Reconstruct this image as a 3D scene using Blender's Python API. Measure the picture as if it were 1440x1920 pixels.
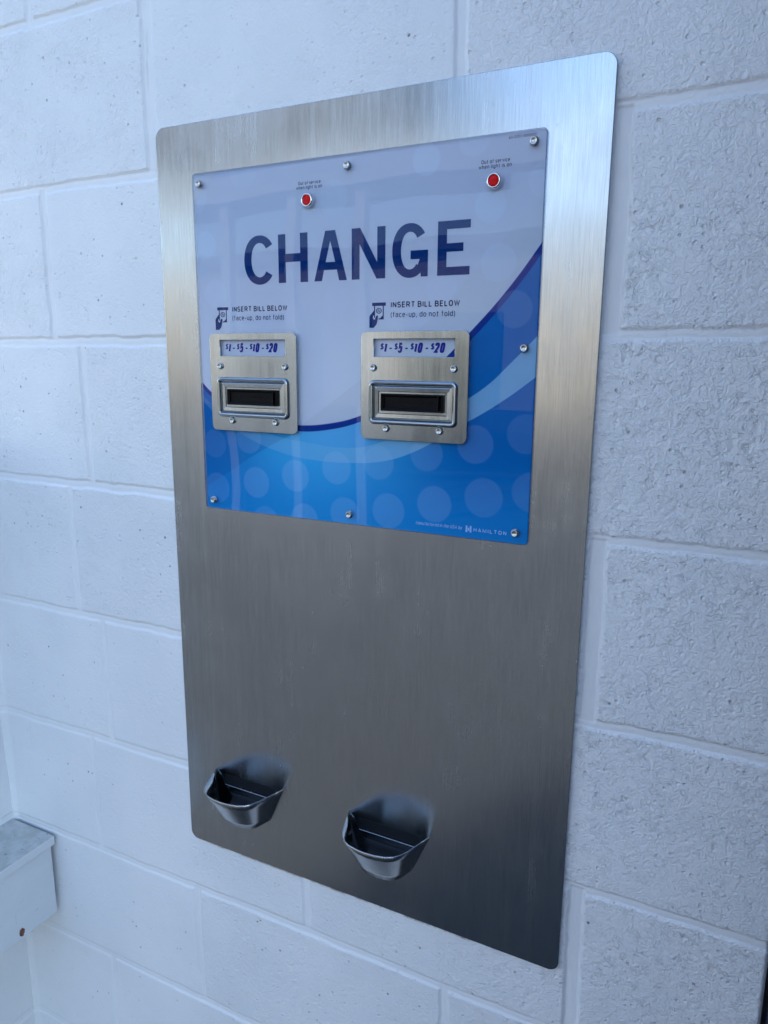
import bpy, bmesh, math, random
import numpy as np
from mathutils import Matrix, Vector

scene = bpy.context.scene
for o in list(bpy.data.objects):
    bpy.data.objects.remove(o, do_unlink=True)
COL = scene.collection
PI = math.pi

# ------------------------------------------------------------------ camera
cd = bpy.data.cameras.new('camera')
cam = bpy.data.objects.new('camera', cd)
COL.objects.link(cam)
cd.sensor_fit = 'VERTICAL'
cd.sensor_height = 36.0
cd.lens = 1370.137 / 1920.0 * 36.0
cd.clip_start = 0.02
cd.clip_end = 3000
R = ((0.89451368, 0.44703534, 0.00216179),
     (0.09238858, -0.180133, -0.97929385),
     (-0.43738955, 0.87619148, -0.2024324))        # rows: camera right, down, forward in world axes
M = Matrix(((R[0][0], -R[1][0], -R[2][0], 0.69183641),
            (R[0][1], -R[1][1], -R[2][1], -0.74694917),
            (R[0][2], -R[1][2], -R[2][2], -0.43185682),
            (0, 0, 0, 1)))
cam.matrix_world = M
scene.camera = cam

# ------------------------------------------------------------------ world, sun, exposure
SUN_EL, SUN_AZ = math.radians(40), math.radians(-28)     # azimuth from +Y towards +X : behind the wall
w = bpy.data.worlds.new('World')
scene.world = w
w.use_nodes = True
wn = w.node_tree.nodes
bg = wn['Background']
sky = wn.new('ShaderNodeTexSky')
sky.sky_type = 'NISHITA'
sky.sun_disc = False
sky.sun_elevation = SUN_EL
sky.sun_rotation = SUN_AZ
sky.air_density = 1.0
sky.dust_density = 0.3
sky.ozone_density = 1.2
w.node_tree.links.new(sky.outputs[0], bg.inputs[0])
bg.inputs[1].default_value = 0.15
sd = bpy.data.lights.new('sun', 'SUN')
sd.energy = 3.6
sd.angle = math.radians(0.5)
sd.color = (1.0, 0.93, 0.83)
sun = bpy.data.objects.new('sun', sd)
COL.objects.link(sun)
d = Vector((math.sin(SUN_AZ) * math.cos(SUN_EL), math.cos(SUN_AZ) * math.cos(SUN_EL), math.sin(SUN_EL)))
sun.rotation_euler = d.to_track_quat('Z', 'Y').to_euler()
scene.view_settings.view_transform = 'Standard'
scene.view_settings.look = 'None'
scene.view_settings.gamma = 1.0
scene.view_settings.use_curve_mapping = False
scene.view_settings.exposure = 1.95

# ------------------------------------------------------------------ helpers
def tag(o, label=None, cat=None, group=None, kind=None):
    if label: o['label'] = label
    if cat: o['category'] = cat
    if group: o['group'] = group
    if kind: o['kind'] = kind
    return o

def link(name, me, mat, parent=None, loc=None):
    o = bpy.data.objects.new(name, me)
    COL.objects.link(o)
    if mat is not None:
        me.materials.clear(); me.materials.append(mat)
    if parent is not None: o.parent = parent
    if loc is not None: o.location = loc
    return o

def from_bm(bm, smooth=False):
    me = bpy.data.meshes.new('mesh')
    bmesh.ops.recalc_face_normals(bm, faces=bm.faces)
    bm.to_mesh(me); bm.free()
    if smooth:
        me.polygons.foreach_set('use_smooth', [True] * len(me.polygons))
    return me

C0 = (0.28, 0.0, -0.64)          # machine origin; measured coordinates minus this are local

def shape(loops, y_front, thick, bevel=0.0, res=2, centre=C0):
    """Flat shape from closed (x, z) loops (holes allowed), front at y_front, going back by thick."""
    cu = bpy.data.curves.new('c', 'CURVE')
    cu.dimensions = '2D'; cu.fill_mode = 'BOTH'
    for lp in loops:
        s = cu.splines.new('POLY'); s.points.add(len(lp) - 1)
        for i, (x, z) in enumerate(lp):
            s.points[i].co = (x - centre[0], z - centre[2], 0, 1)
        s.use_cyclic_u = True
    cu.extrude = max(thick / 2 - bevel, 0)
    cu.bevel_depth = bevel; cu.bevel_resolution = res; cu.offset = -bevel
    return curve_mesh(cu, y_front, thick)

def curve_mesh(cu, y_front, thick):
    o = bpy.data.objects.new('c', cu); COL.objects.link(o)
    dg = bpy.context.evaluated_depsgraph_get(); dg.update()
    me = bpy.data.meshes.new_from_object(o.evaluated_get(dg))
    bpy.data.objects.remove(o, do_unlink=True); bpy.data.curves.remove(cu)
    me.transform(Matrix(((1, 0, 0, 0), (0, 0, -1, y_front + thick / 2), (0, 1, 0, 0), (0, 0, 0, 1))))
    me.update()
    return me

def rrect(x0, z0, x1, z1, r, n=8):
    pts = []
    for cx, cz, a in ((x1 - r, z1 - r, 0), (x0 + r, z1 - r, 90), (x0 + r, z0 + r, 180), (x1 - r, z0 + r, 270)):
        for i in range(n + 1):
            t = math.radians(a + 90 * i / n)
            pts.append((cx + r * math.cos(t), cz + r * math.sin(t)))
    return pts

def rect(x0, z0, x1, z1):
    return [(x0, z0), (x1, z0), (x1, z1), (x0, z1)]

def ring(cx, cz, rx, rz=None, n=40):
    rz = rz or rx
    return [(cx + rx * math.cos(2 * PI * i / n), cz + rz * math.sin(2 * PI * i / n)) for i in range(n)]

def join(meshes):
    bm = bmesh.new()
    for m in meshes:
        bm.from_mesh(m); bpy.data.meshes.remove(m)
    me = bpy.data.meshes.new('mesh'); bm.to_mesh(me); bm.free()
    return me

def _a(cx, cy, rx, ry, a0, a1, n=14, p=2.3):
    out = []
    for i in range(n + 1):
        a = math.radians(a0 + (a1 - a0) * i / n); c, q = math.cos(a), math.sin(a)
        out.append((cx + rx * math.copysign(abs(c) ** (2 / p), c), cy + ry * math.copysign(abs(q) ** (2 / p), q)))
    return out
def _o(cx, cy, rx, ry): return _a(cx, cy, rx, ry, 90, 450, 26)
_S = _a(.24, .75, .22, .25, 25, 270) + _a(.24, .25, .24, .25, 90, -155)[1:]
_s = _a(.17, .54, .15, .18, 25, 270) + _a(.17, .18, .17, .18, 90, -155)[1:]
GL = {
 'I': [[(0, 0), (0, 1)]], 'N': [[(0, 0), (0, 1)], [(0, 1), (.48, 0)], [(.48, 0), (.48, 1)]], 'S': [_S],
 'E': [[(.42, 0), (0, 0), (0, 1), (.42, 1)], [(0, .52), (.38, .52)]],
 'R': [[(0, 0), (0, 1)] + _a(.24, .74, .24, .26, 90, -90) + [(0, .48)], [(.28, .48), (.50, 0)]],
 'T': [[(0, 1), (.50, 1)], [(.25, 0), (.25, 1)]],
 'B': [[(0, .53)] + _a(.24, .265, .25, .265, 90, -90) + [(0, 0), (0, 1)] + _a(.22, .765, .23, .235, 90, -90) + [(0, .53)]],
 'L': [[(0, 1), (0, 0), (.38, 0)]], 'O': [_o(.27, .5, .27, .5)], 'W': [[(0, 1), (.19, 0), (.38, 1), (.57, 0), (.76, 1)]],
 'H': [[(0, 0), (0, 1)], [(.48, 0), (.48, 1)], [(0, .52), (.48, .52)]], 'A': [[(0, 0), (.26, 1), (.52, 0)], [(.09, .32), (.43, .32)]],
 'M': [[(0, 0), (0, 1), (.32, .15), (.64, 1), (.64, 0)]], 'U': [[(0, 1), (0, .27)] + _a(.24, .27, .24, .27, 180, 360) + [(.48, 1)]],
 'o': [_o(.20, .36, .20, .36)], 'n': [[(0, 0), (0, .72)], _a(.18, .48, .18, .24, 170, 0) + [(.36, 0)]],
 'h': [[(0, 0), (0, 1)], _a(.18, .48, .18, .24, 170, 0) + [(.36, 0)]],
 'u': [[(.36, 0), (.36, .72)], [(0, .72)] + _a(.18, .24, .18, .24, 180, 350)],
 'r': [[(0, 0), (0, .72)], _a(.20, .46, .20, .26, 170, 75)],
 'a': [[(.03, .56)] + _a(.18, .50, .17, .22, 140, 0) + [(.35, 0)], [(.35, .42), (.18, .42)] + _a(.17, .21, .17, .21, 90, 270) + [(.35, .12)]],
 'c': [_a(.19, .36, .19, .36, 45, 315)], 'e': [[(.01, .38), (.38, .38)] + _a(.19, .36, .19, .36, 5, 310)],
 'f': [[(.09, 0), (.09, .85)] + _a(.22, .84, .13, .16, 180, 90), [(0, .70), (.24, .70)]],
 't': [[(.10, .95), (.10, .14)] + _a(.22, .14, .12, .14, 180, 275), [(0, .70), (.26, .70)]],
 'd': [[(.38, 0), (.38, 1)], _o(.19, .36, .19, .36)], 'b': [[(0, 0), (0, 1)], _o(.19, .36, .19, .36)],
 'p': [[(0, -.26), (0, .72)], _o(.19, .36, .19, .36)],
 'g': [[(.38, .72), (.38, -.08)] + _a(.19, -.06, .19, .20, 0, -150), _o(.19, .36, .19, .36)],
 'l': [[(0, 0), (0, 1)]], 'i': [[(0, 0), (0, .72)], [(0, .88), (0, 1)]], 's': [_s],
 'v': [[(0, .72), (.18, 0), (.36, .72)]], 'w': [[(0, .72), (.14, 0), (.28, .72), (.42, 0), (.56, .72)]],
 'y': [[(0, .72), (.18, 0)], [(.36, .72), (.18, 0), (.06, -.26)]],
 '(': [_a(.22, .38, .22, .66, 122, 238, 10, 2)], ')': [_a(-.08, .38, .22, .66, 58, -58, 10, 2)],
 ',': [[(.04, .08), (.0, -.16)]], '-': [[(0, .36), (.24, .36)]],
 '1': [[(0, .80), (.15, 1), (.15, 0)]], '0': [_o(.20, .5, .20, .5)],
 '2': [_a(.20, .74, .20, .26, 170, -25) + [(0, 0), (.42, 0)]],
 '5': [[(.38, 1), (.05, 1), (.03, .52)] + _a(.20, .32, .20, .32, 130, -155)],
 '3': [_a(.19, .75, .18, .25, 150, -80) + _a(.19, .26, .20, .27, 80, -150)],
 '6': [_o(.20, .28, .20, .28), [(.34, .98), (.06, .5), (.0, .3)]],
 '$': [_S, [(.24, 1.14), (.24, -.14)]],
}
GB = {'0': [_a(.20, .5, .20, .5, 90, 450, 30, 4.2)], '1': [[(-.04, .80), (.15, .93)], [(.15, 1), (.15, 0)]],
      '2': [_a(.20, .74, .20, .26, 180, -20, 16, 3.6) + [(.0, 0), (.42, 0)]],
      '5': [[(.40, 1), (.02, 1), (.02, .55)] + _a(.20, .30, .20, .31, 120, -165, 18, 3.6)], '$': GL['$']}
def stroke_poly(pts, hw):
    """Constant-width ribbon outline round a polyline, mitred."""
    P_ = [Vector(p) for i, p in enumerate(pts) if i == 0 or (Vector(p) - Vector(pts[i - 1])).length > 1e-7]
    closed = (P_[0] - P_[-1]).length < 1e-6
    if closed: P_ = P_[:-1]
    n = len(P_); lft, rgt = [], []
    for i in range(n):
        a = P_[i - 1] if (i > 0 or closed) else None
        b = P_[(i + 1) % n] if (i < n - 1 or closed) else None
        d1 = (P_[i] - a).normalized() if a is not None else None
        d2 = (b - P_[i]).normalized() if b is not None else None
        if d1 is None: d1 = d2
        if d2 is None: d2 = d1
        t = d1 + d2
        t = t.normalized() if t.length > 1e-4 else d1
        nn = Vector((-t.y, t.x)); k = min(1 / max(nn.dot(Vector((-d1.y, d1.x))), .2), 1.9)
        lft.append(P_[i] + nn * hw * k); rgt.append(P_[i] - nn * hw * k)
    return lft, rgt, closed
def text(s, x0, x1, base, cap, y_front, shear=0.0, w_=.0006, gap=.13, heavy=False):
    """Drawn lettering fitted between x0 and x1, baseline at z=base, capitals cap high, pen width w_."""
    items = []; cur = 0.0; pen = w_ / cap
    for ch in s:
        if ch == ' ': cur += .30; continue
        g_ = (GB if heavy else GL)[ch]; xa = min(p[0] for st in g_ for p in st); xb = max(p[0] for st in g_ for p in st)
        items += [[(p[0] - xa + cur, p[1]) for p in st] for st in g_]
        cur += (xb - xa) + gap + pen
    tot = cur - gap - pen
    kx = (x1 - x0 - w_) / max(tot, .08)
    bm = bmesh.new(); lift = 0
    inner = 1 - pen                        # keep the pen inside the cap height
    for st in items:
        pts = []
        for a, b in st:
            px = x0 + w_ / 2 + a * kx; pz = (pen / 2 + b * inner) * cap
            pts.append((px + pz * shear, pz + base))
        l_, r_, closed = stroke_poly(pts, w_ / 2)
        y = y_front - lift; lift += .000004
        va = [bm.verts.new((p.x - C0[0], y, p.y - C0[2])) for p in l_]
        vb = [bm.verts.new((p.x - C0[0], y, p.y - C0[2])) for p in r_]
        m_ = len(va)
        for i in range(m_ if closed else m_ - 1):
            j2 = (i + 1) % m_
            bm.faces.new((va[i], va[j2], vb[j2], vb[i]))
    me = bpy.data.meshes.new('mesh'); bm.normal_update()
    for f in bm.faces:
        if f.normal.y > 0: f.normal_flip()
    bm.to_mesh(me); bm.free()
    return me

def lathe(profile, n=28):
    """profile: (radius, distance towards -Y) pairs; revolved about the Y axis."""
    bm = bmesh.new(); rings = []
    for r, h in profile:
        if r < 1e-7:
            rings.append([bm.verts.new((0, -h, 0))])
        else:
            rings.append([bm.verts.new((r * math.cos(2 * PI * i / n), -h, r * math.sin(2 * PI * i / n))) for i in range(n)])
    for a, b in zip(rings, rings[1:]):
        for i in range(n):
            j = (i + 1) % n
            if len(a) == 1 and len(b) > 1: bm.faces.new((a[0], b[i], b[j]))
            elif len(b) == 1 and len(a) > 1: bm.faces.new((a[i], b[0], a[j]))
            elif len(a) > 1: bm.faces.new((a[i], b[i], b[j], a[j]))
    return from_bm(bm, True)

def box_bm(bm, x0, y0, z0, x1, y1, z1, bevel=0.0, seg=2):
    r = bmesh.ops.create_cube(bm, size=1.0)
    bmesh.ops.scale(bm, verts=r['verts'], vec=(x1 - x0, y1 - y0, z1 - z0))
    bmesh.ops.translate(bm, verts=r['verts'], vec=((x0 + x1) / 2, (y0 + y1) / 2, (z0 + z1) / 2))
    if bevel:
        es = list({e for v in r['verts'] for e in v.link_edges})
        bmesh.ops.bevel(bm, geom=es, offset=bevel, segments=seg, affect='EDGES', profile=0.5)

# ------------------------------------------------------------------ material helper
class G:
    def __init__(self, name):
        self.m = bpy.data.materials.new(name); self.m.use_nodes = True
        self.t = self.m.node_tree; self.n = self.t.nodes; self.l = self.t.links
        self.b = self.n['Principled BSDF']; self.out = self.n['Material Output']
        self._oc = None
    def put(self, sock, v):
        if v is None: return
        if isinstance(v, bpy.types.NodeSocket): self.l.new(v, sock)
        elif hasattr(sock.default_value, '__len__') and not hasattr(v, '__len__'):
            sock.default_value = [v] * len(sock.default_value)
        elif hasattr(sock.default_value, '__len__') and len(sock.default_value) == 4 and len(v) == 3:
            sock.default_value = (*v, 1)
        else: sock.default_value = v
    def math(self, op, a, b=None, c=None, clamp=False):
        n = self.n.new('ShaderNodeMath'); n.operation = op; n.use_clamp = clamp
        for i, v in enumerate((a, b, c)):
            if v is not None: self.put(n.inputs[i], v)
        return n.outputs[0]
    def sep(self, v):
        n = self.n.new('ShaderNodeSeparateXYZ'); self.put(n.inputs[0], v); return n.outputs
    def comb(self, x, y, z):
        n = self.n.new('ShaderNodeCombineXYZ')
        for i, v in enumerate((x, y, z)): self.put(n.inputs[i], v)
        return n.outputs[0]
    def obj(self):
        if self._oc is None: self._oc = self.n.new('ShaderNodeTexCoord').outputs['Object']
        return self._oc
    def scale(self, v, s):
        n = self.n.new('ShaderNodeVectorMath'); n.operation = 'MULTIPLY'
        self.put(n.inputs[0], v); n.inputs[1].default_value = s; return n.outputs[0]
    def noise(self, v, s=5, det=2, rough=.5, dist=0.0):
        n = self.n.new('ShaderNodeTexNoise'); self.put(n.inputs['Vector'], v)
        n.inputs['Scale'].default_value = s; n.inputs['Detail'].default_value = det
        n.inputs['Roughness'].default_value = rough; n.inputs['Distortion'].default_value = dist
        return n.outputs['Fac']
    def ramp(self, v, a, b, lo=0.0, hi=1.0, smooth=True):
        n = self.n.new('ShaderNodeMapRange'); n.interpolation_type = 'SMOOTHSTEP' if smooth else 'LINEAR'
        self.put(n.inputs[0], v); n.inputs[1].default_value = a; n.inputs[2].default_value = b
        n.inputs[3].default_value = lo; n.inputs[4].default_value = hi
        return n.outputs[0]
    def mix(self, f, a, b):
        n = self.n.new('ShaderNodeMix'); n.data_type = 'RGBA'
        self.put(n.inputs['Factor'], f); self.put(n.inputs[6], a); self.put(n.inputs[7], b)
        return n.outputs[2]
    def bump(self, h, dist, strength=1.0, normal=None):
        n = self.n.new('ShaderNodeBump'); self.put(n.inputs['Height'], h)
        n.inputs['Distance'].default_value = dist; self.put(n.inputs['Strength'], strength)
        if normal is not None: self.l.new(normal, n.inputs['Normal'])
        return n.outputs[0]
    def set(self, **k):
        names = dict(base='Base Color', rough='Roughness', metal='Metallic', normal='Normal', ior='IOR', aniso='Anisotropic',
                     coat='Coat Weight', coatr='Coat Roughness', tangent='Tangent', spec='Specular IOR Level',
                     emis='Emission Color', emiss='Emission Strength', trans='Transmission Weight')
        for a, v in k.items(): self.put(self.b.inputs[names[a]], v)
        return self.m

def plain(name, base, rough=.5, metal=0.0, **k):
    return G(name).set(base=base, rough=rough, metal=metal, **k)

# painted concrete block
def mat_wall(name, dirt=1.0, rust=True):
    g = G(name); o = g.obj()
    n1 = g.noise(o, 7, 3); n2 = g.noise(o, 60, 4, .6)
    base = g.mix(g.ramp(n1, .3, .7), (.765, .775, .785), (.81, .815, .82))
    base = g.mix(g.math('MULTIPLY', g.ramp(n2, .56, .74), .10), base, (.60, .61, .59))
    # pinholes where the paint did not bridge, in patches
    v = g.n.new('ShaderNodeTexVoronoi'); g.put(v.inputs['Vector'], o); v.inputs['Scale'].default_value = 120
    hole = g.ramp(v.outputs['Distance'], .06, .17, 1, 0)
    patch = g.ramp(g.noise(o, 18, 3, .6), .62, .72)
    base = g.mix(g.math('MULTIPLY', hole, g.math('MULTIPLY', patch, .35)), base, (.16, .16, .16))
    # long grey scuffs
    st = g.noise(g.scale(o, (60, 60, 9)), 1, 3, .6)
    sc = g.math('MULTIPLY', g.ramp(st, .66, .78), g.ramp(g.noise(o, 5, 2), .5, .66))
    base = g.mix(g.math('MULTIPLY', sc, .45 * dirt), base, (.36, .36, .34))
    f1 = g.noise(o, 420, 3, .6); f2 = g.noise(o, 170, 4, .62, 1.2)
    nrm = g.bump(f1, .0004, .7)
    wv_ = g.math('ABSOLUTE', g.math('SUBTRACT', g.noise(o, 125, 3, .55, .8), .5))
    worm = g.ramp(wv_, .0, .045)
    at = g.n.new('ShaderNodeAttribute'); at.attribute_name = 'relief'; rel = at.outputs['Fac']
    wa = g.math('MULTIPLY', rel, g.math('MULTIPLY', g.ramp(g.noise(o, 70, 2, .5), .42, .58, .05, 1), g.ramp(g.noise(o, 9, 2, .6), .30, .62, .5, 1.0)))
    nrm = g.bump(worm, .00058, wa, nrm)
    vp = g.n.new('ShaderNodeTexVoronoi'); g.put(vp.inputs['Vector'], o); vp.inputs['Scale'].default_value = 150
    pick = g.ramp(g.sep(vp.outputs['Color'])[0], .58, .75)
    crater = g.math('MULTIPLY', g.ramp(vp.outputs['Distance'], .12, .34, 1, 0), pick)
    crater = g.math('MULTIPLY', crater, g.ramp(g.noise(o, 30, 2, .6), .40, .58, .15, 1))
    nrm = g.bump(g.math('SUBTRACT', 1, crater), .0010, g.ramp(rel, 0, .35, .1, .9), nrm)
    base = g.mix(g.math('MULTIPLY', g.math('MULTIPLY', crater, g.math('MULTIPLY', g.ramp(g.sep(vp.outputs['Color'])[1], .90, 1.0), g.ramp(g.noise(o, 6, 2, .6), .42, .6))), .9), base, (.13, .13, .12))
    nrm = g.bump(g.ramp(f2, .35, .62), .0006, g.ramp(rel, 0, .5, .12, .7), nrm)
    if rust:      # rust and dirt washed out from under the plate's lower edge
        px, py, pz = g.sep(o)
        line = g.math('ADD', pz, g.math('ADD', 1.1335, g.math('MULTIPLY', g.math('SUBTRACT', px, .28), .0058)))
        rn = g.noise(g.scale(o, (45, 1, 10)), 1, 4, .7)
        m1 = g.math('MULTIPLY', g.ramp(g.math('ABSOLUTE', line), .0012, .0042, 1, 0), g.ramp(rn, .40, .60))
        m1 = g.math('MULTIPLY', m1, g.math('MULTIPLY', g.ramp(px, .015, .06), g.ramp(px, .42, .50, 1, 0)))
        base = g.mix(g.math('MULTIPLY', m1, .8), base, (.20, .13, .06))
    return g.set(base=base, rough=g.ramp(n2, .3, .7, .36, .5), normal=nrm)

# brushed stainless steel, grain running up and down
def mat_steel(name, base=.56, rough=.27, grain=1.0, sheet=False, tint=(1, 1, 1)):
    g = G(name); o = g.obj()
    s1 = g.noise(g.scale(o, (1500, 1500, 26)), 1, 3, .65)
    s2 = g.noise(g.scale(o, (300, 300, 6.0)), 1, 3, .6)
    sm = g.noise(o, 9, 4, .6)
    dots = g.ramp(g.noise(o, 110, 1, .5), .76, .82)
    c = g.mix(g.ramp(s1, .3, .7), tuple(base * .88 * t for t in tint), tuple(base * 1.10 * t for t in tint))
    c = g.mix(g.math('MULTIPLY', dots, .25), c, (.25, .25, .25))
    run = g.ramp(g.noise(g.scale(o, (42, 42, 2.2)), 1, 4, .65), .50, .70)
    smear = g.ramp(g.noise(o, 14, 5, .7, 1.0), .52, .66)
    r = g.math('ADD', g.ramp(s2, .3, .7, rough - .012, rough + .018), g.math('ADD', g.ramp(sm, .35, .75, 0, .06), g.math('ADD', g.math('MULTIPLY', run, .035), g.math('MULTIPLY', smear, .02))))
    gn = g.n.new('ShaderNodeNewGeometry').outputs['Normal']
    s3 = g.noise(g.scale(o, (1500, 1500, 26)), 1.37, 3, .65)
    def tilt(nrm, a, b):
        v = g.n.new('ShaderNodeVectorMath'); v.operation = 'ADD'; g.put(v.inputs[0], nrm); g.put(v.inputs[1], g.comb(a, 0, b))
        u = g.n.new('ShaderNodeVectorMath'); u.operation = 'NORMALIZE'; g.l.new(v.outputs[0], u.inputs[0]); return u.outputs[0]
    nrm = tilt(gn, g.math('MULTIPLY', g.math('SUBTRACT', s3, .5), .038 * grain), 0)
    if sheet:   # the sheet is pulled very slightly out of flat around the sign and between its fixings
        x, y, z = g.sep(o)
        dx = g.math('SUBTRACT', g.math('ABSOLUTE', g.math('ADD', x, .0025)), .215)
        dz = g.math('SUBTRACT', g.math('ABSOLUTE', g.math('SUBTRACT', z, .222)), .204)
        dx = g.math('MAXIMUM', dx, 0); dz = g.math('MAXIMUM', dz, 0)
        dd = g.math('SQRT', g.math('ADD', g.math('MULTIPLY', dx, dx), g.math('MULTIPLY', dz, dz)))
        h = g.ramp(dd, -.02, .075, 1, 0)
        h2 = g.noise(g.scale(o, (5, 5, 3.2)), 1, 1); h3 = g.noise(g.scale(o, (4, 4, 4.2)), 1.3, 1)
        nrm = g.bump(h, .0007, 1.0, nrm)
        nrm = tilt(nrm, g.math('MULTIPLY', g.math('SUBTRACT', h3, .5), .05), g.math('MULTIPLY', g.math('SUBTRACT', h2, .5), .04))
    tn = g.n.new('ShaderNodeTangent'); tn.direction_type = 'RADIAL'; tn.axis = 'Y'
    return g.set(base=c, rough=r, metal=1.0, normal=nrm)

M_wall = mat_wall('white_block_paint')
M_plate = mat_steel('brushed_steel', .48, .20, 1.0, True, tint=(.93, 1.0, 1.06))
M_bez = mat_steel('bezel_steel', .40, .14, .35, tint=(.88, 1.0, 1.10))
M_cup = mat_steel('cup_steel', .42, .19, .3)
M_pin = plain('pin_steel', (.55, .54, .51), .28, 1.0)
M_ringm = plain('lamp_ring_steel', (.78, .77, .75), .16, 1.0)
M_black = plain('black_plastic', (.003, .003, .004), .45, spec=.12)
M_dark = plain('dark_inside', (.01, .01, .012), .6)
M_ink = plain('navy_ink', (.001, .034, .165), .5, spec=.0)
M_inkt = plain('small_print_ink', (.012, .03, .12), .5, spec=.0)
M_inkp = plain('price_ink', (.035, .04, .30), .5, spec=.0)
M_inkw = plain('pale_ink', (.38, .58, .90), .5)

# ------------------------------------------------------------------ the block wall
PITCH = 0.2032
VJ = {-6: (-.2, .2, .6), -5: (0, .4), -4: (-.2, .2, .6), -3: (0, .4), -2: (-.0, .4), -1: (-.2024, .2039, .6103), 0: (-.0041, .4019),
      1: (-.2069, .1985, .5638), 2: (-.1542, .254), 3: (-.2028, .204, .5640), 4: (-.1560, .25), 5: (-.2004, .1996, .5648),
      6: (.0014, .4069), 7: (-.1952, .2112, .6176), 8: (.0, .4069), 9: (-.2, .2)}
rs = np.random.RandomState(7)
LAT = rs.rand(256, 256)
def vnoise(x, z, s, seed=0):
    x = x * s + 37.3 * seed + 100; z = z * s + 91.7 * seed + 100
    xi = np.floor(x).astype(int); zi = np.floor(z).astype(int)
    fx = x - xi; fz = z - zi
    fx = fx * fx * fx * (fx * (fx * 6 - 15) + 10); fz = fz * fz * fz * (fz * (fz * 6 - 15) + 10)
    a = LAT[xi % 256, zi % 256]; b = LAT[(xi + 1) % 256, zi % 256]
    c = LAT[xi % 256, (zi + 1) % 256]; e = LAT[(xi + 1) % 256, (zi + 1) % 256]
    return (a * (1 - fx) + b * fx) * (1 - fz) + (c * (1 - fx) + e * fx) * fz
def sstep(v, a, b):
    t = np.clip((v - a) / (b - a), 0, 1); return t * t * (3 - 2 * t)

def wall_height(X, Z, vj, seed=0):
    """How far the painted face stands out (m)."""
    wob = (vnoise(X, Z, 22, 1 + seed) - .5) * .0018 + (vnoise(X, Z, 75, 2 + seed) - .5) * .0018
    k = np.round(-Z / PITCH)
    dz = Z + k * PITCH + wob                      # + above the joint line
    fill = vnoise(X, Z, 5, 3 + seed)
    leftness = sstep(-X, -.02, .18) * sstep(-Z, .85, 1.0)
    depth = (.0028 + .0012 * (fill - .5)) * (1 - .35 * leftness)
    hw = .0056 + .0012 * (fill - .5)
    ej = .0018
    jh = 1 - sstep(np.abs(dz), hw - ej, hw + ej)
    bead = 1 - .28 * np.clip(1 - (dz / hw) ** 2, 0, 1)
    h = -depth * jh * bead
    course = np.floor(-Z / PITCH).astype(int)
    rough = np.full(X.shape, .5)
    jv_all = np.zeros(X.shape)
    for c, xs in vj.items():
        msk = course == c
        if not msk.any(): continue
        xx = X[msk]; zz = Z[msk]
        ed = np.sort(np.array(xs)); bi = np.searchsorted(ed, xx)
        rr = np.random.RandomState(1000 + 13 * c + seed).rand(len(ed) + 1)
        rr = .35 + .6 * rr
        rr = rr * (.62 + .75 * sstep(xx, .3, .6) * sstep(-zz, .1, .5)) if False else rr[bi] * (.6 + .8 * sstep(xx, .35, .56) * sstep(-zz, .15, .5))
        if c >= 4: rr = np.where(xx < 0.0, rr * .45, rr)
        rough[msk] = rr
        wb = (vnoise(xx, zz, 20, 5 + seed) - .5) * .0020 + (vnoise(xx, zz, 70, 6 + seed) - .5) * .0016
        for i, x0 in enumerate(xs):
            wide = .0085 if (x0 > .5 or (c == 0 and x0 < 0)) else .0058
            dp = .0040 if x0 > .5 else .0032
            if c >= 3 and x0 < -.1: dp, wide = .0028, .0046
            dx = xx - x0 + wb
            j = 1 - sstep(np.abs(dx), wide - .0018, wide + .0018)
            b2 = 1 - .35 * np.clip(1 - (dx / wide) ** 2, 0, 1)
            hv = -dp * j * b2
            h[msk] = np.minimum(h[msk], hv)
            jv_all[msk] = np.maximum(jv_all[msk], j)
    face = 1 - np.maximum(jh, jv_all)
    # worm-like ridges and popped pores under the paint
    wx = X + (vnoise(X, Z, 110, 8) - .5) * .008; wz = Z + (vnoise(X, Z, 110, 9) - .5) * .008
    n1 = vnoise(wx, wz, 170, 10); n2 = vnoise(wx, wz, 330, 11); n3 = vnoise(X, Z, 28, 12); n4 = vnoise(X, Z, 620, 14)
    worm = np.abs(n1 * .65 + n2 * .35 - .5)
    ridge = 1 - sstep(worm, .0, .045)
    patch = sstep(n3, .38, .72)
    amp = np.clip(rough * (.75 + .4 * patch), 0, 1.0)
    pores = sstep(vnoise(X, Z, 210, 15), .74, .86) * sstep(n3, .42, .66)
    h += face * (-.00034 * ridge * amp + .00026 * (n2 - .5) * amp - .0004 * pores * (.35 + rough) + .00018 * (n4 - .5))
    h += (vnoise(X, Z, 9, 16) - .5) * .0008
    return h, face * np.clip(amp, 0, 1.3)

def axis(segs):
    out = [segs[0][0]]
    for a, b, s in segs:
        n = max(1, int(round((b - a) / s)))
        out += list(a + (b - a) * (np.arange(n) + 1) / n)
    return np.array(out)

def grid_mesh(P, nu, nv, rel, flip=False):
    me = bpy.data.meshes.new('mesh')
    idx = np.arange(nu * nv).reshape(nu, nv)
    q = np.stack([idx[:-1, :-1], idx[1:, :-1], idx[1:, 1:], idx[:-1, 1:]], -1).reshape(-1, 4)
    if flip: q = q[:, ::-1]
    me.vertices.add(nu * nv); me.vertices.foreach_set('co', P.astype(np.float32).ravel())
    me.loops.add(q.size); me.loops.foreach_set('vertex_index', q.astype(np.int32).ravel())
    me.polygons.add(len(q)); me.polygons.foreach_set('loop_start', np.arange(0, q.size, 4, dtype=np.int32))
    me.polygons.foreach_set('loop_total', np.full(len(q), 4, dtype=np.int32))
    me.polygons.foreach_set('use_smooth', np.ones(len(q), dtype=bool))
    at = me.attributes.new('relief', 'FLOAT', 'POINT'); at.data.foreach_set('value', rel.astype(np.float32).ravel())
    me.update(calc_edges=True)
    return me

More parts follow.
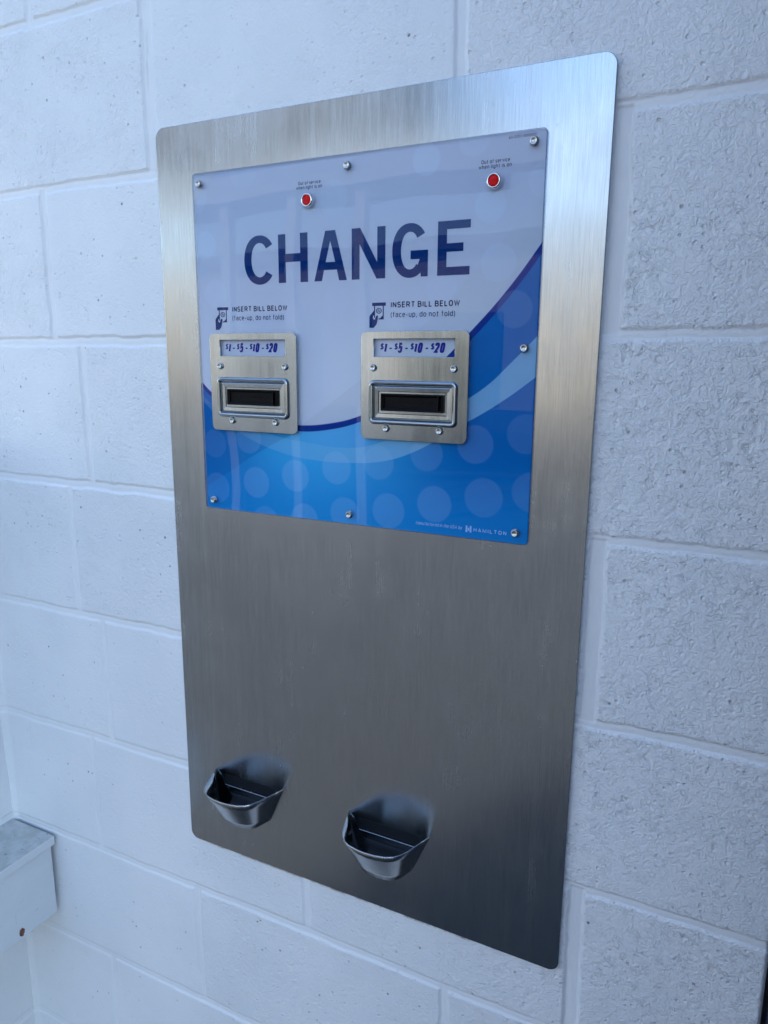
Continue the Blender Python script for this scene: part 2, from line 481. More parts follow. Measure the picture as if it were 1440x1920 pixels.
GROUND = -1.95
WX0, WX1 = -.4125, .7590
xs = axis([(WX0, WX1, .0016)])
zs = axis([(GROUND - .02, -1.74, .006), (-1.74, .045, .0016), (.045, .5, .005), (.5, 2.1, .0125)])
X, Z = np.meshgrid(xs, zs, indexing='ij')
H, REL = wall_height(X, Z, VJ)
H = H * (1 - .0) - .004 * (1 - sstep(WX1 - X, 0, .004)) ** 2      # rounded outer corner
H += .006 * (1 - sstep(X - WX0, 0, .016)) ** 2 * (.8 + .5 * vnoise(X, Z, 12, 30))   # paint and mortar filling the inner corner
P = np.stack([X, -H, Z], -1)
# return faces: outer corner side and top
wall = link('block_wall', grid_mesh(P, len(xs), len(zs), REL), M_wall)
bm = bmesh.new(); bm.from_mesh(wall.data)
box_bm(bm, WX0 - .2, .012, GROUND - .02, WX1 - .001, .19, 2.1)
bm.to_mesh(wall.data); bm.free()
tag(wall, 'white painted concrete block wall carrying the steel change machine', 'wall')

# side wall running out towards the viewer on the left
ys = axis([(-.36, .0, .002)])
zs2 = axis([(GROUND - .02, -1.80, .008), (-1.80, -.8, .002), (-.8, -.55, .004)])
Y2, Z2 = np.meshgrid(ys, zs2, indexing='ij')
VS = {c: ((-.2 - .2 * (c % 2)), (-.6 - .2 * (c % 2)), (-1.0 - .2 * (c % 2))) for c in range(-12, 11)}
H2, REL2 = wall_height(Y2, Z2, VS, 40)
P2 = np.stack([WX0 + H2 + .0015, Y2, Z2], -1)
side = link('side_wall', grid_mesh(P2, len(ys), len(zs2), REL2, True), M_wall)
bm = bmesh.new(); bm.from_mesh(side.data)
box_bm(bm, WX0 - .2, -.36, GROUND - .02, WX0 - .01, -.002, -.5505)
bm.to_mesh(side.data); bm.free()
tag(side, 'low white block side wall at the far left that meets the main wall in a corner', 'wall')

# navy strip at the wall's right edge, built deep and tall to shade it
blocker = bpy.data.objects.new('navy_blocker', None); COL.objects.link(blocker)
M_navy = G('navy_paint').set(base=(.02, .035, .085), rough=.4)
bm = bmesh.new(); box_bm(bm, WX1 + .005, -.46, GROUND, WX1 + .80, .18, 2.1, .004, 2)
link('blocker_body', from_bm(bm), M_navy, blocker)
bm = bmesh.new(); box_bm(bm, WX1 + .03, -.475, GROUND + .06, WX1 + .775, -.461, 2.04, .004, 2)
link('blocker_front', from_bm(bm), M_navy, blocker)
tag(blocker, 'dark navy strip past the right edge of the white wall, built out as an added light blocker', 'cabinet')

# ground
g = G('concrete_paving'); o_ = g.obj()
cbase = g.mix(g.noise(o_, 1.3, 5, .6), (.016, .016, .017), (.030, .030, .029))
cbase = g.mix(g.ramp(g.noise(o_, 60, 3), .3, .8), cbase, (.05, .05, .05))
M_ground = g.set(base=cbase, rough=.85, normal=g.bump(g.noise(o_, 160, 4, .6), .002, .5))
bm = bmesh.new()
vs = [bm.verts.new(p) for p in ((-300, -600, GROUND), (300, -600, GROUND), (300, 300, GROUND), (-300, 300, GROUND))]
bm.faces.new(vs)
tag(link('ground', from_bm(bm), M_ground), kind='structure')

# unseen building and posts, added behind the viewer for steel and acrylic to mirror
bm = bmesh.new(); box_bm(bm, -30, -26, GROUND, 14, -20, GROUND + 4.6)
fb = bpy.data.objects.new('reflection_building', None); COL.objects.link(fb)
tag(fb, 'long low tan building added out of view for reflections', 'building')
link('building_wall', from_bm(bm), G('tan_stucco').set(base=(.36, .305, .24), rough=.8), fb)
bm = bmesh.new(); box_bm(bm, -30.3, -26.3, GROUND + 4.603, 14.3, -19.7, GROUND + 5.0)
link('building_roof', from_bm(bm), plain('dark_roof', (.08, .075, .07), .7), fb)
for k in range(7):
    bm = bmesh.new(); box_bm(bm, -27 + k * 6, -19.99, GROUND + .1, -24 + k * 6, -19.95, GROUND + 3.0)
    link('reflection_window', from_bm(bm), plain('dark_glass', (.02, .025, .03), .1), fb)
cp = bpy.data.objects.new('reflection_canopy', None); COL.objects.link(cp)
tag(cp, 'white steel canopy on slim posts, added out of view for reflections', 'reflection_canopy')
M_cp = plain('white_post_paint', (.50, .51, .53), .4)
for x in (-3.9, -3.15, -2.45, .9):
    bm = bmesh.new(); box_bm(bm, x, -5.1, GROUND, x + .10, -5.0, 1.0, .004)
    link('post', from_bm(bm), M_cp, cp)
bm = bmesh.new(); box_bm(bm, -7, -5.2, 1.003, 1.2, -4.95, 1.22, .004)
link('beam', from_bm(bm), M_cp, cp)
bm = bmesh.new(); box_bm(bm, -9, -9, 1.75, -2.3, -5.0, 2.75, .004)  # grey slab added to darken the plate's upper-left reflection
link('reflection_fascia', from_bm(bm), plain('grey_fascia', (.10, .11, .13), .6), cp)

# ------------------------------------------------------------------ metal ledge box on the left
bx1 = -.3045; btop = -1.2250
M_box = None
g = G('aged_white_enamel'); o_ = g.obj()
x, y, z = g.sep(o_)
b1 = g.noise(o_, 45, 5, .65); b2 = g.noise(g.scale(o_, (30, 8, 30)), 1, 4, .6)
topm = g.sep(g.n.new('ShaderNodeNewGeometry').outputs['Normal'])[2]
base = g.mix(g.ramp(b2, .3, .7), (.68, .70, .72), (.71, .73, .75))
grime = g.math('MULTIPLY', g.ramp(topm, .6, .9), g.ramp(b1, .38, .62, .6, 1))
base = g.mix(g.math('MULTIPLY', grime, .7), base, (.36, .37, .32))
sp = g.math('MULTIPLY', g.ramp(g.noise(o_, 190, 2), .66, .72), g.ramp(g.noise(o_, 30, 2), .48, .6))
base = g.mix(g.math('MULTIPLY', sp, g.ramp(topm, .5, .9, .25, .8)), base, (.12, .10, .08))
scr = g.ramp(g.noise(g.scale(o_, (1, 260, 12)), 1, 3, .6, .5), .68, .74)
base = g.mix(g.math('MULTIPLY', g.math('MULTIPLY', scr, g.ramp(g.noise(o_, 12, 1), .5, .6)), .5), base, (.38, .40, .45))
# the rust spot near the lower edge
dv = g.n.new('ShaderNodeVectorMath'); dv.operation = 'DISTANCE'
g.put(dv.inputs[0], g.scale(o_, (0, 1, .62))); dv.inputs[1].default_value = (0, -.0800, -1.3590 * .62)
rr = g.math('ADD', dv.outputs['Value'], g.math('MULTIPLY', g.math('SUBTRACT', g.noise(o_, 160, 3), .5), .006))
base = g.mix(g.ramp(rr, .0046, .0056, 1, 0), base, g.mix(g.ramp(g.noise(o_, 420, 3), .4, .6), (.05, .018, .01), (.26, .085, .03)))
M_box = g.set(base=base, rough=.34, normal=g.bump(g.noise(o_, 30, 3), .0008, .6))
boxo = bpy.data.objects.new('metal_ledge_box', None); COL.objects.link(boxo)
tag(boxo, 'white metal box with grimy lid and one rust spot at lower left', 'box')
bm = bmesh.new(); box_bm(bm, WX0 + .002, -.34, -1.3700, bx1 - .0048, -.0105, btop - .004, .0022, 3)
for v in bm.verts:       # slightly battered lower edge
    if v.co.z < -1.36: v.co.z += .0022 * math.sin(v.co.y * 90) + .0015 * math.sin(v.co.y * 37)
link('box_body', from_bm(bm), M_box, boxo)
bm = bmesh.new()
box_bm(bm, WX0 + .0015, -.345, btop - .0022, bx1, -.0065, btop, .0008, 2)
box_bm(bm, bx1 - .0022, -.345, btop - .0160, bx1 - .0001, -.0068, btop - .0010, .0006, 2)
link('lid', from_bm(bm), M_box, boxo)

# ------------------------------------------------------------------ the change machine
root = bpy.data.objects.new('change_machine', None); COL.objects.link(root)
root.location = C0; root.rotation_euler = (0, .0057746, 0)
tag(root, 'stainless steel change machine with blue and white CHANGE sign on white block wall', 'change machine')

YP = -.0052          # front of the steel plate
CUPS = ((.1140, -1.0040), (.3302, -1.0058))
loops = [rrect(.0045, -1.1300, .5525, -.1562, .0125, 10)]
for cx, cz in CUPS:
    loops.append(rrect(cx - .0445, cz - .0205, cx + .0445, cz - .0030, .002, 3))
face = link('faceplate', shape(loops, YP, .0042, .0006, 2), M_plate, root)
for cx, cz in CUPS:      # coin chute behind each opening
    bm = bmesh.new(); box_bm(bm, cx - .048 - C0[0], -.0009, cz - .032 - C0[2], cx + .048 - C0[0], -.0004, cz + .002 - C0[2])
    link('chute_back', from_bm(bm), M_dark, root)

# printed sheet: everything but the writing is in the material
AX0, AX1, AZ0, AZ1 = .0625, .4925, -.6216, -.2141
g = G('printed_artwork'); o_ = g.obj(); ox, oy, oz = g.sep(o_)
X_ = g.math('ADD', ox, C0[0]); Z_ = g.math('ADD', oz, C0[2])
XN = g.ramp(X_, .06, .49, 0, 1, False); ZN = g.ramp(Z_, -.62, -.21, 0, 1, False)
XN.node.clamp = False; ZN.node.clamp = False
def curve(pts):
    n = g.n.new('ShaderNodeFloatCurve'); cm = n.mapping; c = cm.curves[0]
    pts = [((a - .06) / .43, (b + .62) / .41) for a, b in pts]
    c.points[0].location = pts[0]; c.points[1].location = pts[-1]
    for p in pts[1:-1]: c.points.new(*p)
    cm.extend = 'EXTRAPOLATED'; cm.update()
    g.put(n.inputs['Value'], XN); return n.outputs[0]
def below(cv, soft=.0012):
    return g.ramp(g.math('SUBTRACT', cv, ZN), -soft, soft, 0, 1)
T1 = curve([(.0599, -.4571), (.0763, -.4721), (.115, -.4935), (.16, -.5055), (.2075, -.5080), (.2477, -.5042), (.2864, -.4948), (.335, -.4730), (.38, -.4395), (.4183, -.4034), (.4579, -.3612), (.4925, -.3158)])
B1 = curve([(.0596, -.4625), (.0744, -.4768), (.115, -.4990), (.16, -.5115), (.2075, -.5153), (.2477, -.5115), (.2864, -.5018), (.335, -.4805), (.38, -.4478), (.4192, -.4119), (.4583, -.3704), (.492, -.3276)])
T2 = curve([(.0608, -.4744), (.0748, -.4864), (.115, -.5060), (.16, -.5200), (.2075, -.5270), (.2864, -.5300), (.335, -.5150), (.38, -.4935), (.4199, -.4705), (.4451, -.4526), (.4611, -.4371), (.4908, -.4069)])
B2 = curve([(.0605, -.4800), (.0744, -.4943), (.12, -.5220), (.186, -.5437), (.2304, -.5487), (.2731, -.5488), (.3173, -.5443), (.353, -.5331), (.4195, -.4954), (.4532, -.4750), (.4903, -.4478)])
E3 = curve([(.0628, -.5942), (.1061, -.5687), (.1433, -.5464), (.194, -.5211), (.25, -.500), (.49, -.42)])
W0 = curve([(.06, -.60), (.36, -.400), (.41, -.354), (.45, -.315), (.49, -.270)])
W9 = curve([(.06, -.246), (.080, -.228), (.100, -.209), (.20, -.11), (.3, -.01), (.49, .2)])
white = g.mix(g.ramp(ZN, .25, .95), (.68, .73, .82), (.50, .58, .71))
white = g.mix(g.math('MULTIPLY', g.ramp(g.noise(o_, 7, 1), .35, .65), .25), white, (.52, .57, .70))
white = g.mix(g.math('MULTIPLY', below(W0), .35), white, (.52, .58, .64))
white = g.mix(g.math('MULTIPLY', below(W9), 0), white, (.6, .6, .6))
white = g.mix(g.math('MULTIPLY', g.math('SUBTRACT', 1, below(W9)), .35), white, (.62, .64, .68))
hx = g.ramp(XN, .0, .36, 0, 1); hx2 = g.ramp(XN, .42, .86, 1, 0)
cen = g.math('MULTIPLY', hx, hx2)
blue = g.mix(cen, (.001, .15, .46), (.06, .47, .82))
blue = g.mix(g.math('MULTIPLY', g.ramp(ZN, .26, .0), .75), blue, (.004, .27, .66))
lft = g.math('MULTIPLY', g.math('SUBTRACT', 1, below(E3)), g.ramp(XN, .45, .3))
blue = g.mix(g.math('MULTIPLY', lft, .38), blue, (.002, .13, .42))
band = g.math('SUBTRACT', below(T2), below(B2))
bandw = g.math('MULTIPLY', g.math('ABSOLUTE', band), g.ramp(XN, .0, .9, .14, .72))
blue = g.mix(bandw, blue, (.30, .58, .78))
up = g.math('MULTIPLY', g.math('SUBTRACT', 1, below(T2)), g.math('MULTIPLY', g.ramp(XN, .25, .45), g.ramp(XN, .55, .8, 1, 0)))
blue = g.mix(g.math('MULTIPLY', up, .35), blue, (.22, .48, .80))
col = g.mix(below(B1), (.003, .035, .26), blue)
col = g.mix(below(T1), white, col)
CIR = [(.142, -.5826, .0195, .13), (.2005, -.5698, .0195, .15), (.2583, -.556, .0195, .15), (.314, -.546, .0195, .12), (.3735, -.5318, .0195, .10),
       (.4299, -.5184, .0205, .10), (.0799, -.5945, .0195, .08), (.2127, -.622, .019, .13), (.2694, -.6098, .0195, .12), (.3271, -.6009, .0205, .13),
       (.3841, -.5878, .0205, .13), (.4413, -.5752, .0215, .10), (.485, -.5045, .0205, .08), (.4934, -.565, .021, .09), (.0785, -.5371, .018, .06),
       (.1321, -.5276, .019, .10), (.155, -.632, .020, .10), (.3674, -.2294, .0155, .22), (.4188, -.2151, .0165, .16), (.4378, -.2787, .0165, .14), (.4484, -.3337, .0185, .20),
       (.2564, -.2559, .0185, .10), (.0756, -.2955, .0165, .18), (.0891, -.3522, .0165, .18), (.4931, -.2591, .0175, .12), (.3868, -.3561, .0175, .12),
       (.467, -.3795, .0185, .07), (.062, -.2400, .019, .14), (.135, -.2170, .019, .08), (.2450, -.4520, .020, .10), (.2350, -.4000, .018, .08), (.2600, -.3650, .017, .07)]
for cx, cz, r, a in CIR:
    dv = g.n.new('ShaderNodeVectorMath'); dv.operation = 'DISTANCE'
    g.put(dv.inputs[0], g.comb(X_, 0, Z_)); dv.inputs[1].default_value = (cx, 0, cz)
    m = g.ramp(dv.outputs['Value'], r - .0014, r + .0014, a * (.78 if cz < -.45 else 1.05), 0)
    col = g.mix(m, col, (.62, .78, .95))
M_art = g.set(base=col, rough=.6, spec=.0)
sheet = link('printed_sheet', shape([rrect(AX0 + .0004, AZ0 + .0004, AX1 - .0004, AZ1 - .0004, .004, 4)], YP - .0008, .0007), M_art, root)
YT = YP - .00095      # writing on the sheet

def arc_letter(cx, cz, rx, rz, sx, sz, a0, a1, n=44, p=2.15):
    """Open bowl (C, G): outer and inner superellipse arcs from a0 to a1 degrees."""
    def pt(rx, rz, a):
        c, s = math.cos(a), math.sin(a)
        return (cx + rx * math.copysign(abs(c) ** (2 / p), c), cz + rz * math.copysign(abs(s) ** (2 / p), s))
    out = [pt(rx, rz, math.radians(a0 + (a1 - a0) * i / n)) for i in range(n + 1)]
    inn = [pt(rx - sx, rz - sz, math.radians(a0 + 3 + (a1 - a0 - 6) * i / n)) for i in range(n + 1)]
    return out + inn[::-1]
ZT, ZB = -.2901, -.3437; h = ZT - ZB; zc = (ZT + ZB) / 2
L = []
L.append([arc_letter(.1560, zc, .0222, h / 2 + .0008, .0104, .0084, 36, 322)])
x0, x1, s = .1825, .2226, .0101
L.append([[(x0, ZB), (x0 + s, ZB), (x0 + s, ZT - .575 * h), (x1 - s, ZT - .575 * h), (x1 - s, ZB), (x1, ZB), (x1, ZT), (x1 - s, ZT), (x1 - s, ZT - .405 * h), (x0 + s, ZT - .405 * h), (x0 + s, ZT), (x0, ZT)]])
x0, x1 = .2311, .2735; xm = (x0 + x1) / 2
L.append([[(x0, ZB), (x0 + .0100, ZB), (x0 + .0128, ZT - .78 * h), (x1 - .0128, ZT - .78 * h), (x1 - .0100, ZB), (x1, ZB), (xm + .0064, ZT), (xm - .0064, ZT)],
          [(xm, ZT - .20 * h), (xm + .0062, ZT - .625 * h), (xm - .0062, ZT - .625 * h)]])
x0, x1, s = .2797, .3211, .0098
L.append([[(x0, ZB), (x0 + s, ZB), (x0 + s, ZT - .31 * h), (x1 - s - .0008, ZB), (x1, ZB), (x1, ZT), (x1 - s, ZT), (x1 - s, ZT - .68 * h), (x0 + s + .0008, ZT), (x0, ZT)]])
gb = arc_letter(.3502, zc, .0208, h / 2 + .0008, .0104, .0086, 36, 318)
x0, x1 = .3294, .3710
L.append([gb])
L.append([[(.3510, ZT - .50 * h), (.3711, ZT - .50 * h), (.3711, ZB), (.3632, ZB), (.3626, ZB + .0065), (.3560, ZB + .0030), (.3618, ZT - .665 * h), (.3510, ZT - .665 * h)]])
x0, x1, s = .3819, .4177, .0102
L.append([[(x0, ZB), (x1, ZB), (x1, ZB + .155 * h), (x0 + s, ZB + .155 * h), (x0 + s, ZT - .565 * h), (x0 + .0285, ZT - .565 * h), (x0 + .0285, ZT - .41 * h), (x0 + s, ZT - .41 * h),
           (x0 + s, ZT - .150 * h), (x1, ZT - .150 * h), (x1, ZT), (x0, ZT)]])
def flat(loops, y): return shape(loops, y, .00008)
head = join([flat(lp, YT - i * .00003) for i, lp in enumerate(L)])
link('headline_lettering', head, M_ink, root)

# small writing, symbols
def icon(dx):
    kx, kz = .0000361, .000031
    def f(pts): return [(.3053 + dx + (a - 235) * kx, -.3690 - (b - 225) * kz) for a, b in pts]
    bar = f([(235, 225), (700, 225), (700, 338), (235, 338)])
    bill = f([(300, 338), (336, 338), (336, 740), (300, 740)])
    bill2 = f([(597, 338), (632, 338), (632, 805), (450, 805), (450, 776), (520, 752), (560, 700), (597, 672)])
    hand = f([(300, 490), (310, 500), (310, 655), (280, 665), (265, 700), (265, 750), (285, 795), (315, 808), (340, 790), (352, 740), (370, 690), (400, 662), (436, 668), (442, 720), (420, 830), (395, 950), (360, 1010), (290, 1090), (142, 1090), (142, 700), (160, 665)])
    cxz = f([(465, 505)])[0]
    circ = [ring(cxz[0], cxz[1], 98 * kx, 100 * kz), ring(cxz[0], cxz[1], 72 * kx, 74 * kz)]
    ms = [flat([bar], YT), flat([bill], YT - .00003), flat([bill2], YT - .00003), flat([hand], YT - .00006), flat(circ, YT)]
    d = text('S', -.0019, .0019, 0, .0030, YT - .00003, w_=.0006)     # the money sign lies on its side
    for v in d.vertices:
        a, b = v.co.x + C0[0], v.co.z + C0[2] - .0015
        v.co.x = cxz[0] + b * 1.1 - C0[0]; v.co.z = cxz[1] + a * .9 - C0[2]
    return join(ms + [d])
for dx in (-.2147, 0):
    link('insert_bill_symbol', icon(dx), M_ink, root)
    xo = .3282 + dx
    link('instruction_lettering', join([
        text('INSERT BILL BELOW', xo, xo + .0800, -.3748, .0062, YT, w_=.00118),
        text('(face-up, do not fold)', xo, xo + .0750, -.3850, .0060, YT - .00003, w_=.00074)]), M_inkt, root)
    xo = .1012 + (.2145 if dx == 0 else 0)
    parts = []
    for st_, a, b, base, cap in (('$', -.0004, .0038, -.4192, .0066), ('1', .0038, .0070, -.4228, .0110), ('$', .0168, .0210, -.4192, .0066), ('5', .0210, .0262, -.4228, .0110),
                                 ('$', .0362, .0404, -.4192, .0066), ('1', .0402, .0434, -.4228, .0110), ('0', .0446, .0500, -.4228, .0110),
                                 ('$', .0602, .0644, -.4192, .0066), ('2', .0642, .0698, -.4228, .0110), ('0', .0706, .0760, -.4228, .0110)):
        parts.append(text(st_, xo + a, xo + b, base, cap, YT - .00002 * len(parts), shear=.20, w_=.00125 if st_ == '$' else .00255, heavy=True))
    for a in (.0112, .0305, .0546):
        parts.append(flat([[(xo + a, -.4188), (xo + a + .0028, -.4188), (xo + a + .0031, -.4172), (xo + a + .0003, -.4172)]], YT))
    link('price_lettering', join(parts), M_inkp, root)
    xo = .2086 if dx else .4242
    link('warning_lettering', join([
        text('Out of service', xo + .0026, xo + .0320, -.2398, .0038, YT, w_=.00055),
        text('when light is on', xo, xo + .0338, -.2444, .0038, YT, w_=.00055)]), M_inkt, root)
link('serial_lettering', text('63-0351-0000001', .4541, .4820, -.2196, .0026, YT, w_=.00038), M_inkt, root)
link('maker_lettering', join([
    text('Manufactured in the USA by', .3621, .4178, -.6128, .0040, YT, shear=.2, w_=.00050),
    text('HAMILTON', .4314, .4685, -.6138, .0044, YT - .00003, w_=.0008, gap=.24),
    flat([rect(.4222, -.6151, .4242, -.6078)], YT), flat([rect(.4270, -.6151, .4290, -.6078)], YT), flat([rect(.4248, -.6136, .4264, -.6100)], YT)]), M_inkw, root)

# clear acrylic cover over the print
g = G('clear_acrylic')
fr = g.n.new('ShaderNodeFresnel'); fr.inputs[0].default_value = 1.49
gl = g.n.new('ShaderNodeBsdfGlossy'); gl.inputs['Roughness'].default_value = .012
wv1 = g.n.new('ShaderNodeVectorMath'); wv1.operation = 'ADD'
g.put(wv1.inputs[0], g.n.new('ShaderNodeNewGeometry').outputs['Normal'])
g.put(wv1.inputs[1], g.comb(g.math('MULTIPLY', g.math('SUBTRACT', g.noise(g.obj(), 7, 0), .5), .012), 0, g.math('MULTIPLY', g.math('SUBTRACT', g.noise(g.scale(g.obj(), (1, 1, 1.3)), 8, 0), .5), .012)))
wv2 = g.n.new('ShaderNodeVectorMath'); wv2.operation = 'NORMALIZE'; g.l.new(wv1.outputs[0], wv2.inputs[0]); nb = wv2.outputs[0]
g.l.new(nb, gl.inputs['Normal']); g.l.new(nb, fr.inputs['Normal'])
tr = g.n.new('ShaderNodeBsdfTransparent')
nz = g.sep(g.n.new('ShaderNodeNewGeometry').outputs['Normal'])[1]
edge = g.ramp(g.math('ABSOLUTE', nz), .55, .98)
g.put(tr.inputs[0], g.mix(edge, (.50, .58, .70), (.97, .98, 1.0)))
ms_ = g.n.new('ShaderNodeMixShader')
g.l.new(g.math('MULTIPLY', fr.outputs[0], .52, clamp=True), ms_.inputs[0]); g.l.new(tr.outputs[0], ms_.inputs[1]); g.l.new(gl.outputs[0], ms_.inputs[2])
g.l.new(ms_.outputs[0], g.out.inputs['Surface'])
M_acr = g.m
me = shape([rrect(AX0, AZ0, AX1, AZ1, .004, 6)], -.0100, .0040, .0009, 2)
bm = bmesh.new(); bm.from_mesh(me); bpy.data.meshes.remove(me)
bmesh.ops.delete(bm, geom=[f for f in bm.faces if f.normal.y > .95 and f.calc_center_median().y > -.0075], context='FACES')
me = bpy.data.meshes.new('mesh'); bm.to_mesh(me); bm.free()
acr = link('acrylic_cover', me, M_acr, root)

# pin heads holding the acrylic
pin_me = lathe([(0.0046, 0.0), (0.0046, 0.0008), (0.0036, 0.0010), (0.0037, 0.0032), (0.0034, 0.0037), (0.0028, 0.0038), (0.0022, 0.0031), (0, 0.0029)])
pin0 = None
for x, z in ((.0742, -.2269), (.2770, -.2267), (.4808, -.2257), (.4803, -.4179), (.4793, -.6090), (.2785, -.6092), (.0771, -.6099)):
    if pin0 is None: o = pin0 = link('cover_pin', pin_me, M_pin, root)
    else: o = pin0.copy(); COL.objects.link(o); o.parent = root
    o.location = (x - C0[0], -.0100, z - C0[2])

# indicator lights
g = G('red_lens'); o_ = g.obj(); lx, ly, lz = g.sep(o_)
ang = g.math('ARCTAN2', lz, lx)
wv = g.math('SINE', g.math('MULTIPLY', ang, 34))
M_lens = g.set(base=g.mix(g.ramp(wv, -1, 1), (.55, .0, .002), (.95, .004, .004)), rough=.18, spec=.15, normal=g.bump(g.math('MULTIPLY', wv, 1.0), .0001, .6))
ring_me = lathe([(.0078, 0), (.0078, .0010), (.0074, .0026), (.0066, .0036), (.0060, .0037), (.0053, .0028), (.0051, .0012)], 48)
lens_me = lathe([(.0053, .0008), (.0053, .0022), (.0046, .0030), (.0028, .0034), (0, .0028)], 40)
l0 = None
for x, z in ((.2262, -.2574), (.4424, -.2574)):
    if l0 is None:
        l0 = link('indicator_light', ring_me, M_ringm, root); le = link('lens', lens_me, M_lens, l0); o = l0
    else:
        o = l0.copy(); COL.objects.link(o); o.parent = root
        c = le.copy(); COL.objects.link(c); c.parent = o
    o.location = (x - C0[0], -.0100, z - C0[2])

# bill acceptors
def sweep(cx, cz, w_, h_, r, prof, n=8):
    """closed rounded-rectangle sweep; prof: (inset, y) pairs."""
    bm = bmesh.new(); loops = []
    for ins, y in prof:
        pts = rrect(cx - w_ / 2 + ins, cz - h_ / 2 + ins, cx + w_ / 2 - ins, cz + h_ / 2 - ins, max(r - ins, .0004), n)
        loops.append([bm.verts.new((px, y, pz)) for px, pz in pts])
    for a, b in zip(loops, loops[1:]):
        for i in range(len(a)):
            j = (i + 1) % len(a); bm.faces.new((a[i], a[j], b[j], b[i]))
    return bm, loops
def acceptor():
    # local frame: x right, z up, origin at bezel centre on the acrylic face
    W_, H_ = .1275, .1185
    cc = (0, 0, 0)
    wx0, wx1, wz1, wz0 = -.0478, .0478, .0510, .0320
    zr = -.0178          # centre height of the embossed frame
    pl = shape([rrect(-W_ / 2, -H_ / 2, W_ / 2, H_ / 2, .0068, 8), rect(wx0, wz0, wx1, wz1), rrect(-.0480, zr - .0195, .0480, zr + .0195, .004, 6)], -.0026, .0024, .0005, 2, cc)
    prof = []
    for i in range(11):      # raised bead
        a = PI * i / 10
        prof.append((.0030 - .0030 * math.cos(a), -.0024 - .0040 * math.sin(a)))
    prof += [(.0064, -.0030), (.0080, -.0038), (.0120, -.0036), (.0126, -.0026), (.0150, -.0026)]
    bm, lps = sweep(0, zr, .1062, .0490, .0065, prof)
    bm.faces.new(lps[-1])
    emb = from_bm(bm, True)
    a = link('bill_acceptor', join([pl, emb]), M_bez, root)
    me = a.data
    bm = bmesh.new(); bm.from_mesh(me)
    for f in bm.faces:
        f.smooth = len(f.verts) == 4 and f.calc_area() < 2e-5
    bm.to_mesh(me); bm.free()
    # black bill mouth
    sx, sz = .0745, .0190
    bm, lps = sweep(0, zr + .0005, sx, sz, .0008, [(0, -.0024), (0, -.0058), (.0006, -.0064), (.0014, -.0064), (.0034, -.0046), (.0036, -.0030)], 2)
    bm.faces.new(lps[-1])
    # right-hand cheek
    box_bm(bm, sx / 2 - .0062, -.0070, zr - .0085, sx / 2 - .0048, -.0030, zr + .0095, .0003)
    for k in range(6):
        xk = -.0215 + k * .0098
        box_bm(bm, xk, -.0046, zr + .0012, xk + .0046, -.0034, zr + .0018)
    link('bill_slot', from_bm(bm), M_black, a)
    s0 = None
    for x, z in ((-.0478, .0198), (.0478, .0198), (-.0315, -.0464), (.0330, -.0464)):
        if s0 is None: s = s0 = link('bezel_pin', pin_me, M_pin, a)
        else: s = s0.copy(); COL.objects.link(s); s.parent = a
        s.location = (x, -.0024, z); s.scale = (.92, .9, .92)
    return a
acc = acceptor()
acc.location = (.1455 - C0[0], -.0100, -.4593 - C0[2])
a2 = acc.copy(); COL.objects.link(a2); a2.parent = root
for ch in list(acc.children):
    c = ch.copy(); COL.objects.link(c); c.parent = a2
a2.location = (.3585 - C0[0], -.0100, -.4590 - C0[2])

# coin cups
def cup():
    rim = [(-.0580, 0), (-.0520, -.0180), (-.0455, -.0370), (-.0405, -.0475), (-.0340, -.0545), (-.0250, -.0595), (-.0120, -.0625), (.0, -.0634),
           (.0120, -.0625), (.0250, -.0595), (.0340, -.0545), (.0405, -.0475), (.0455, -.0370), (.0520, -.0180), (.0580, 0)]
    hb = [(.0350, 0), (.0325, -.0080), (.0298, -.0165), (.0275, -.0225), (.0240, -.0268), (.0190, -.0302), (.0105, -.0328), (0, -.0336)]
    bot = [(-a, b) for a, b in hb] + hb[-2::-1]
    H_ = .0535
    bm = bmesh.new(); n = 5; rows = []
    for k in range(n + 1):
        t = k / n
        rows.append([bm.verts.new((a[0] * (1 - t) + b[0] * t, a[1] * (1 - t) + b[1] * t, -H_ * t)) for a, b in zip(rim, bot)])
    for a, b in zip(rows, rows[1:]):
        for i in range(len(a) - 1): bm.faces.new((a[i], a[i + 1], b[i + 1], b[i]))
    bm.faces.new(rows[-1][::-1])
    bmesh.ops.recalc_face_normals(bm, faces=bm.faces)
    me = bpy.data.meshes.new('mesh'); bm.to_mesh(me); bm.free()
    me.polygons.foreach_set('use_smooth', [len(p.vertices) == 4 for p in me.polygons])
    return me
cup_me = cup()
M_cupdark = plain('cup_dark_metal', (.030, .030, .034), .38, .6)  # near-black metal for the cup floor and inner plate
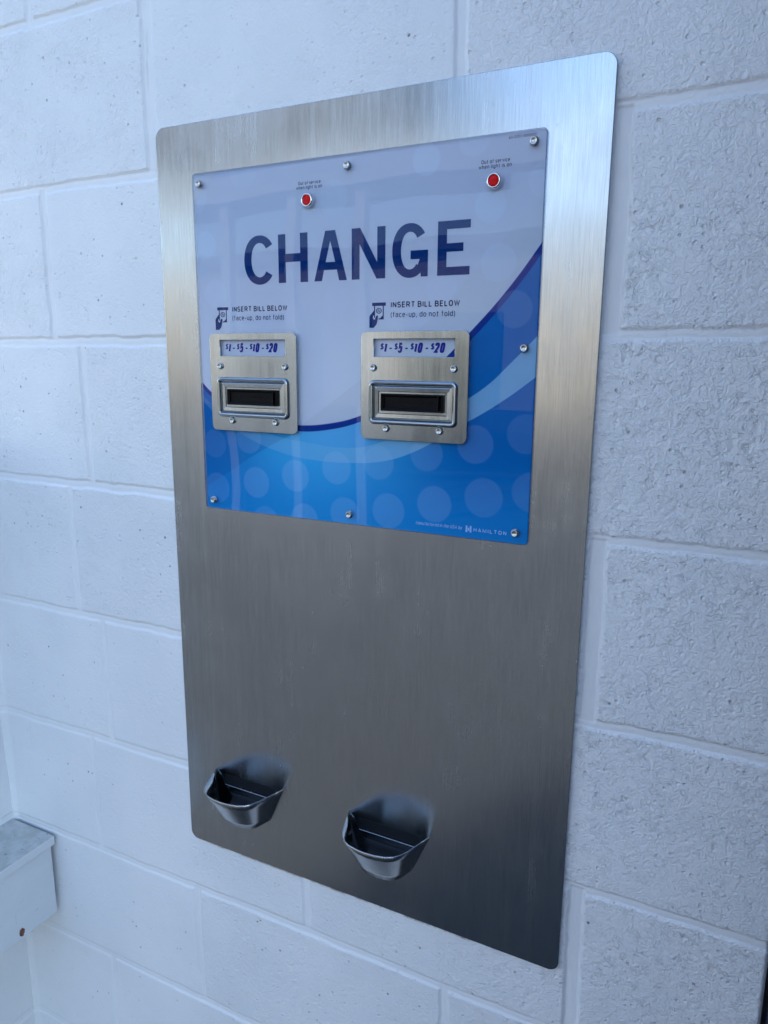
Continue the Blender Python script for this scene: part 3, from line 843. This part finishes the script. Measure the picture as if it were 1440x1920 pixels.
def cup_floor():
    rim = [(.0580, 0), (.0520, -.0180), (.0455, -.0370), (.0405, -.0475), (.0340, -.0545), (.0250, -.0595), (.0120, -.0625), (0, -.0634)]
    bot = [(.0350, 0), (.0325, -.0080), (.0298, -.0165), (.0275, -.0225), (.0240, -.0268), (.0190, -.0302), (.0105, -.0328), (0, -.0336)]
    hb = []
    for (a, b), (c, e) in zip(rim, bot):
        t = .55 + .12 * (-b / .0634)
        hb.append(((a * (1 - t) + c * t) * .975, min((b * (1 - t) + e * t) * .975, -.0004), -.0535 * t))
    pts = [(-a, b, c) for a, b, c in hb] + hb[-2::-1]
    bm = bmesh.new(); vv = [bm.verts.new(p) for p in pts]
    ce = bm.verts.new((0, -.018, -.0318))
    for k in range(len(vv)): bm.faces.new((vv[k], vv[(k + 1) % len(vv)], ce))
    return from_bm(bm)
def cup_reflection():  # dark plate added for the slanted dark reflection in the cup's side
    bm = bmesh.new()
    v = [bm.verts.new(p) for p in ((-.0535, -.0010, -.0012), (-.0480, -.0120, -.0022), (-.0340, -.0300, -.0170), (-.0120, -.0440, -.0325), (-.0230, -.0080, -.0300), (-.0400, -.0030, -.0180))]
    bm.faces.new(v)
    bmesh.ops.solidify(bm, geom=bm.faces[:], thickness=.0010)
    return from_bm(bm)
fl_me, reflection_me = cup_floor(), cup_reflection()
c0 = None
for cx, cz in CUPS:
    if c0 is None: o = c0 = link('coin_cup', cup_me, M_cup, root)
    else: o = c0.copy(); COL.objects.link(o); o.parent = root
    if o is c0:
        md = o.modifiers.new('solid', 'SOLIDIFY'); md.thickness = .0014; md.offset = -1; md.use_rim = True
        dg = bpy.context.evaluated_depsgraph_get(); dg.update()
        m2 = bpy.data.meshes.new_from_object(o.evaluated_get(dg))
        o.modifiers.clear(); o.data = m2
        subs = [link('cup_floor', fl_me, M_cupdark, o), link('dark_reflection', reflection_me, M_cupdark, o)]
    else:
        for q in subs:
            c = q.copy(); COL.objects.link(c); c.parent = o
    o.location = (cx - C0[0], YP, cz - C0[2])

scene.render.engine = 'CYCLES'
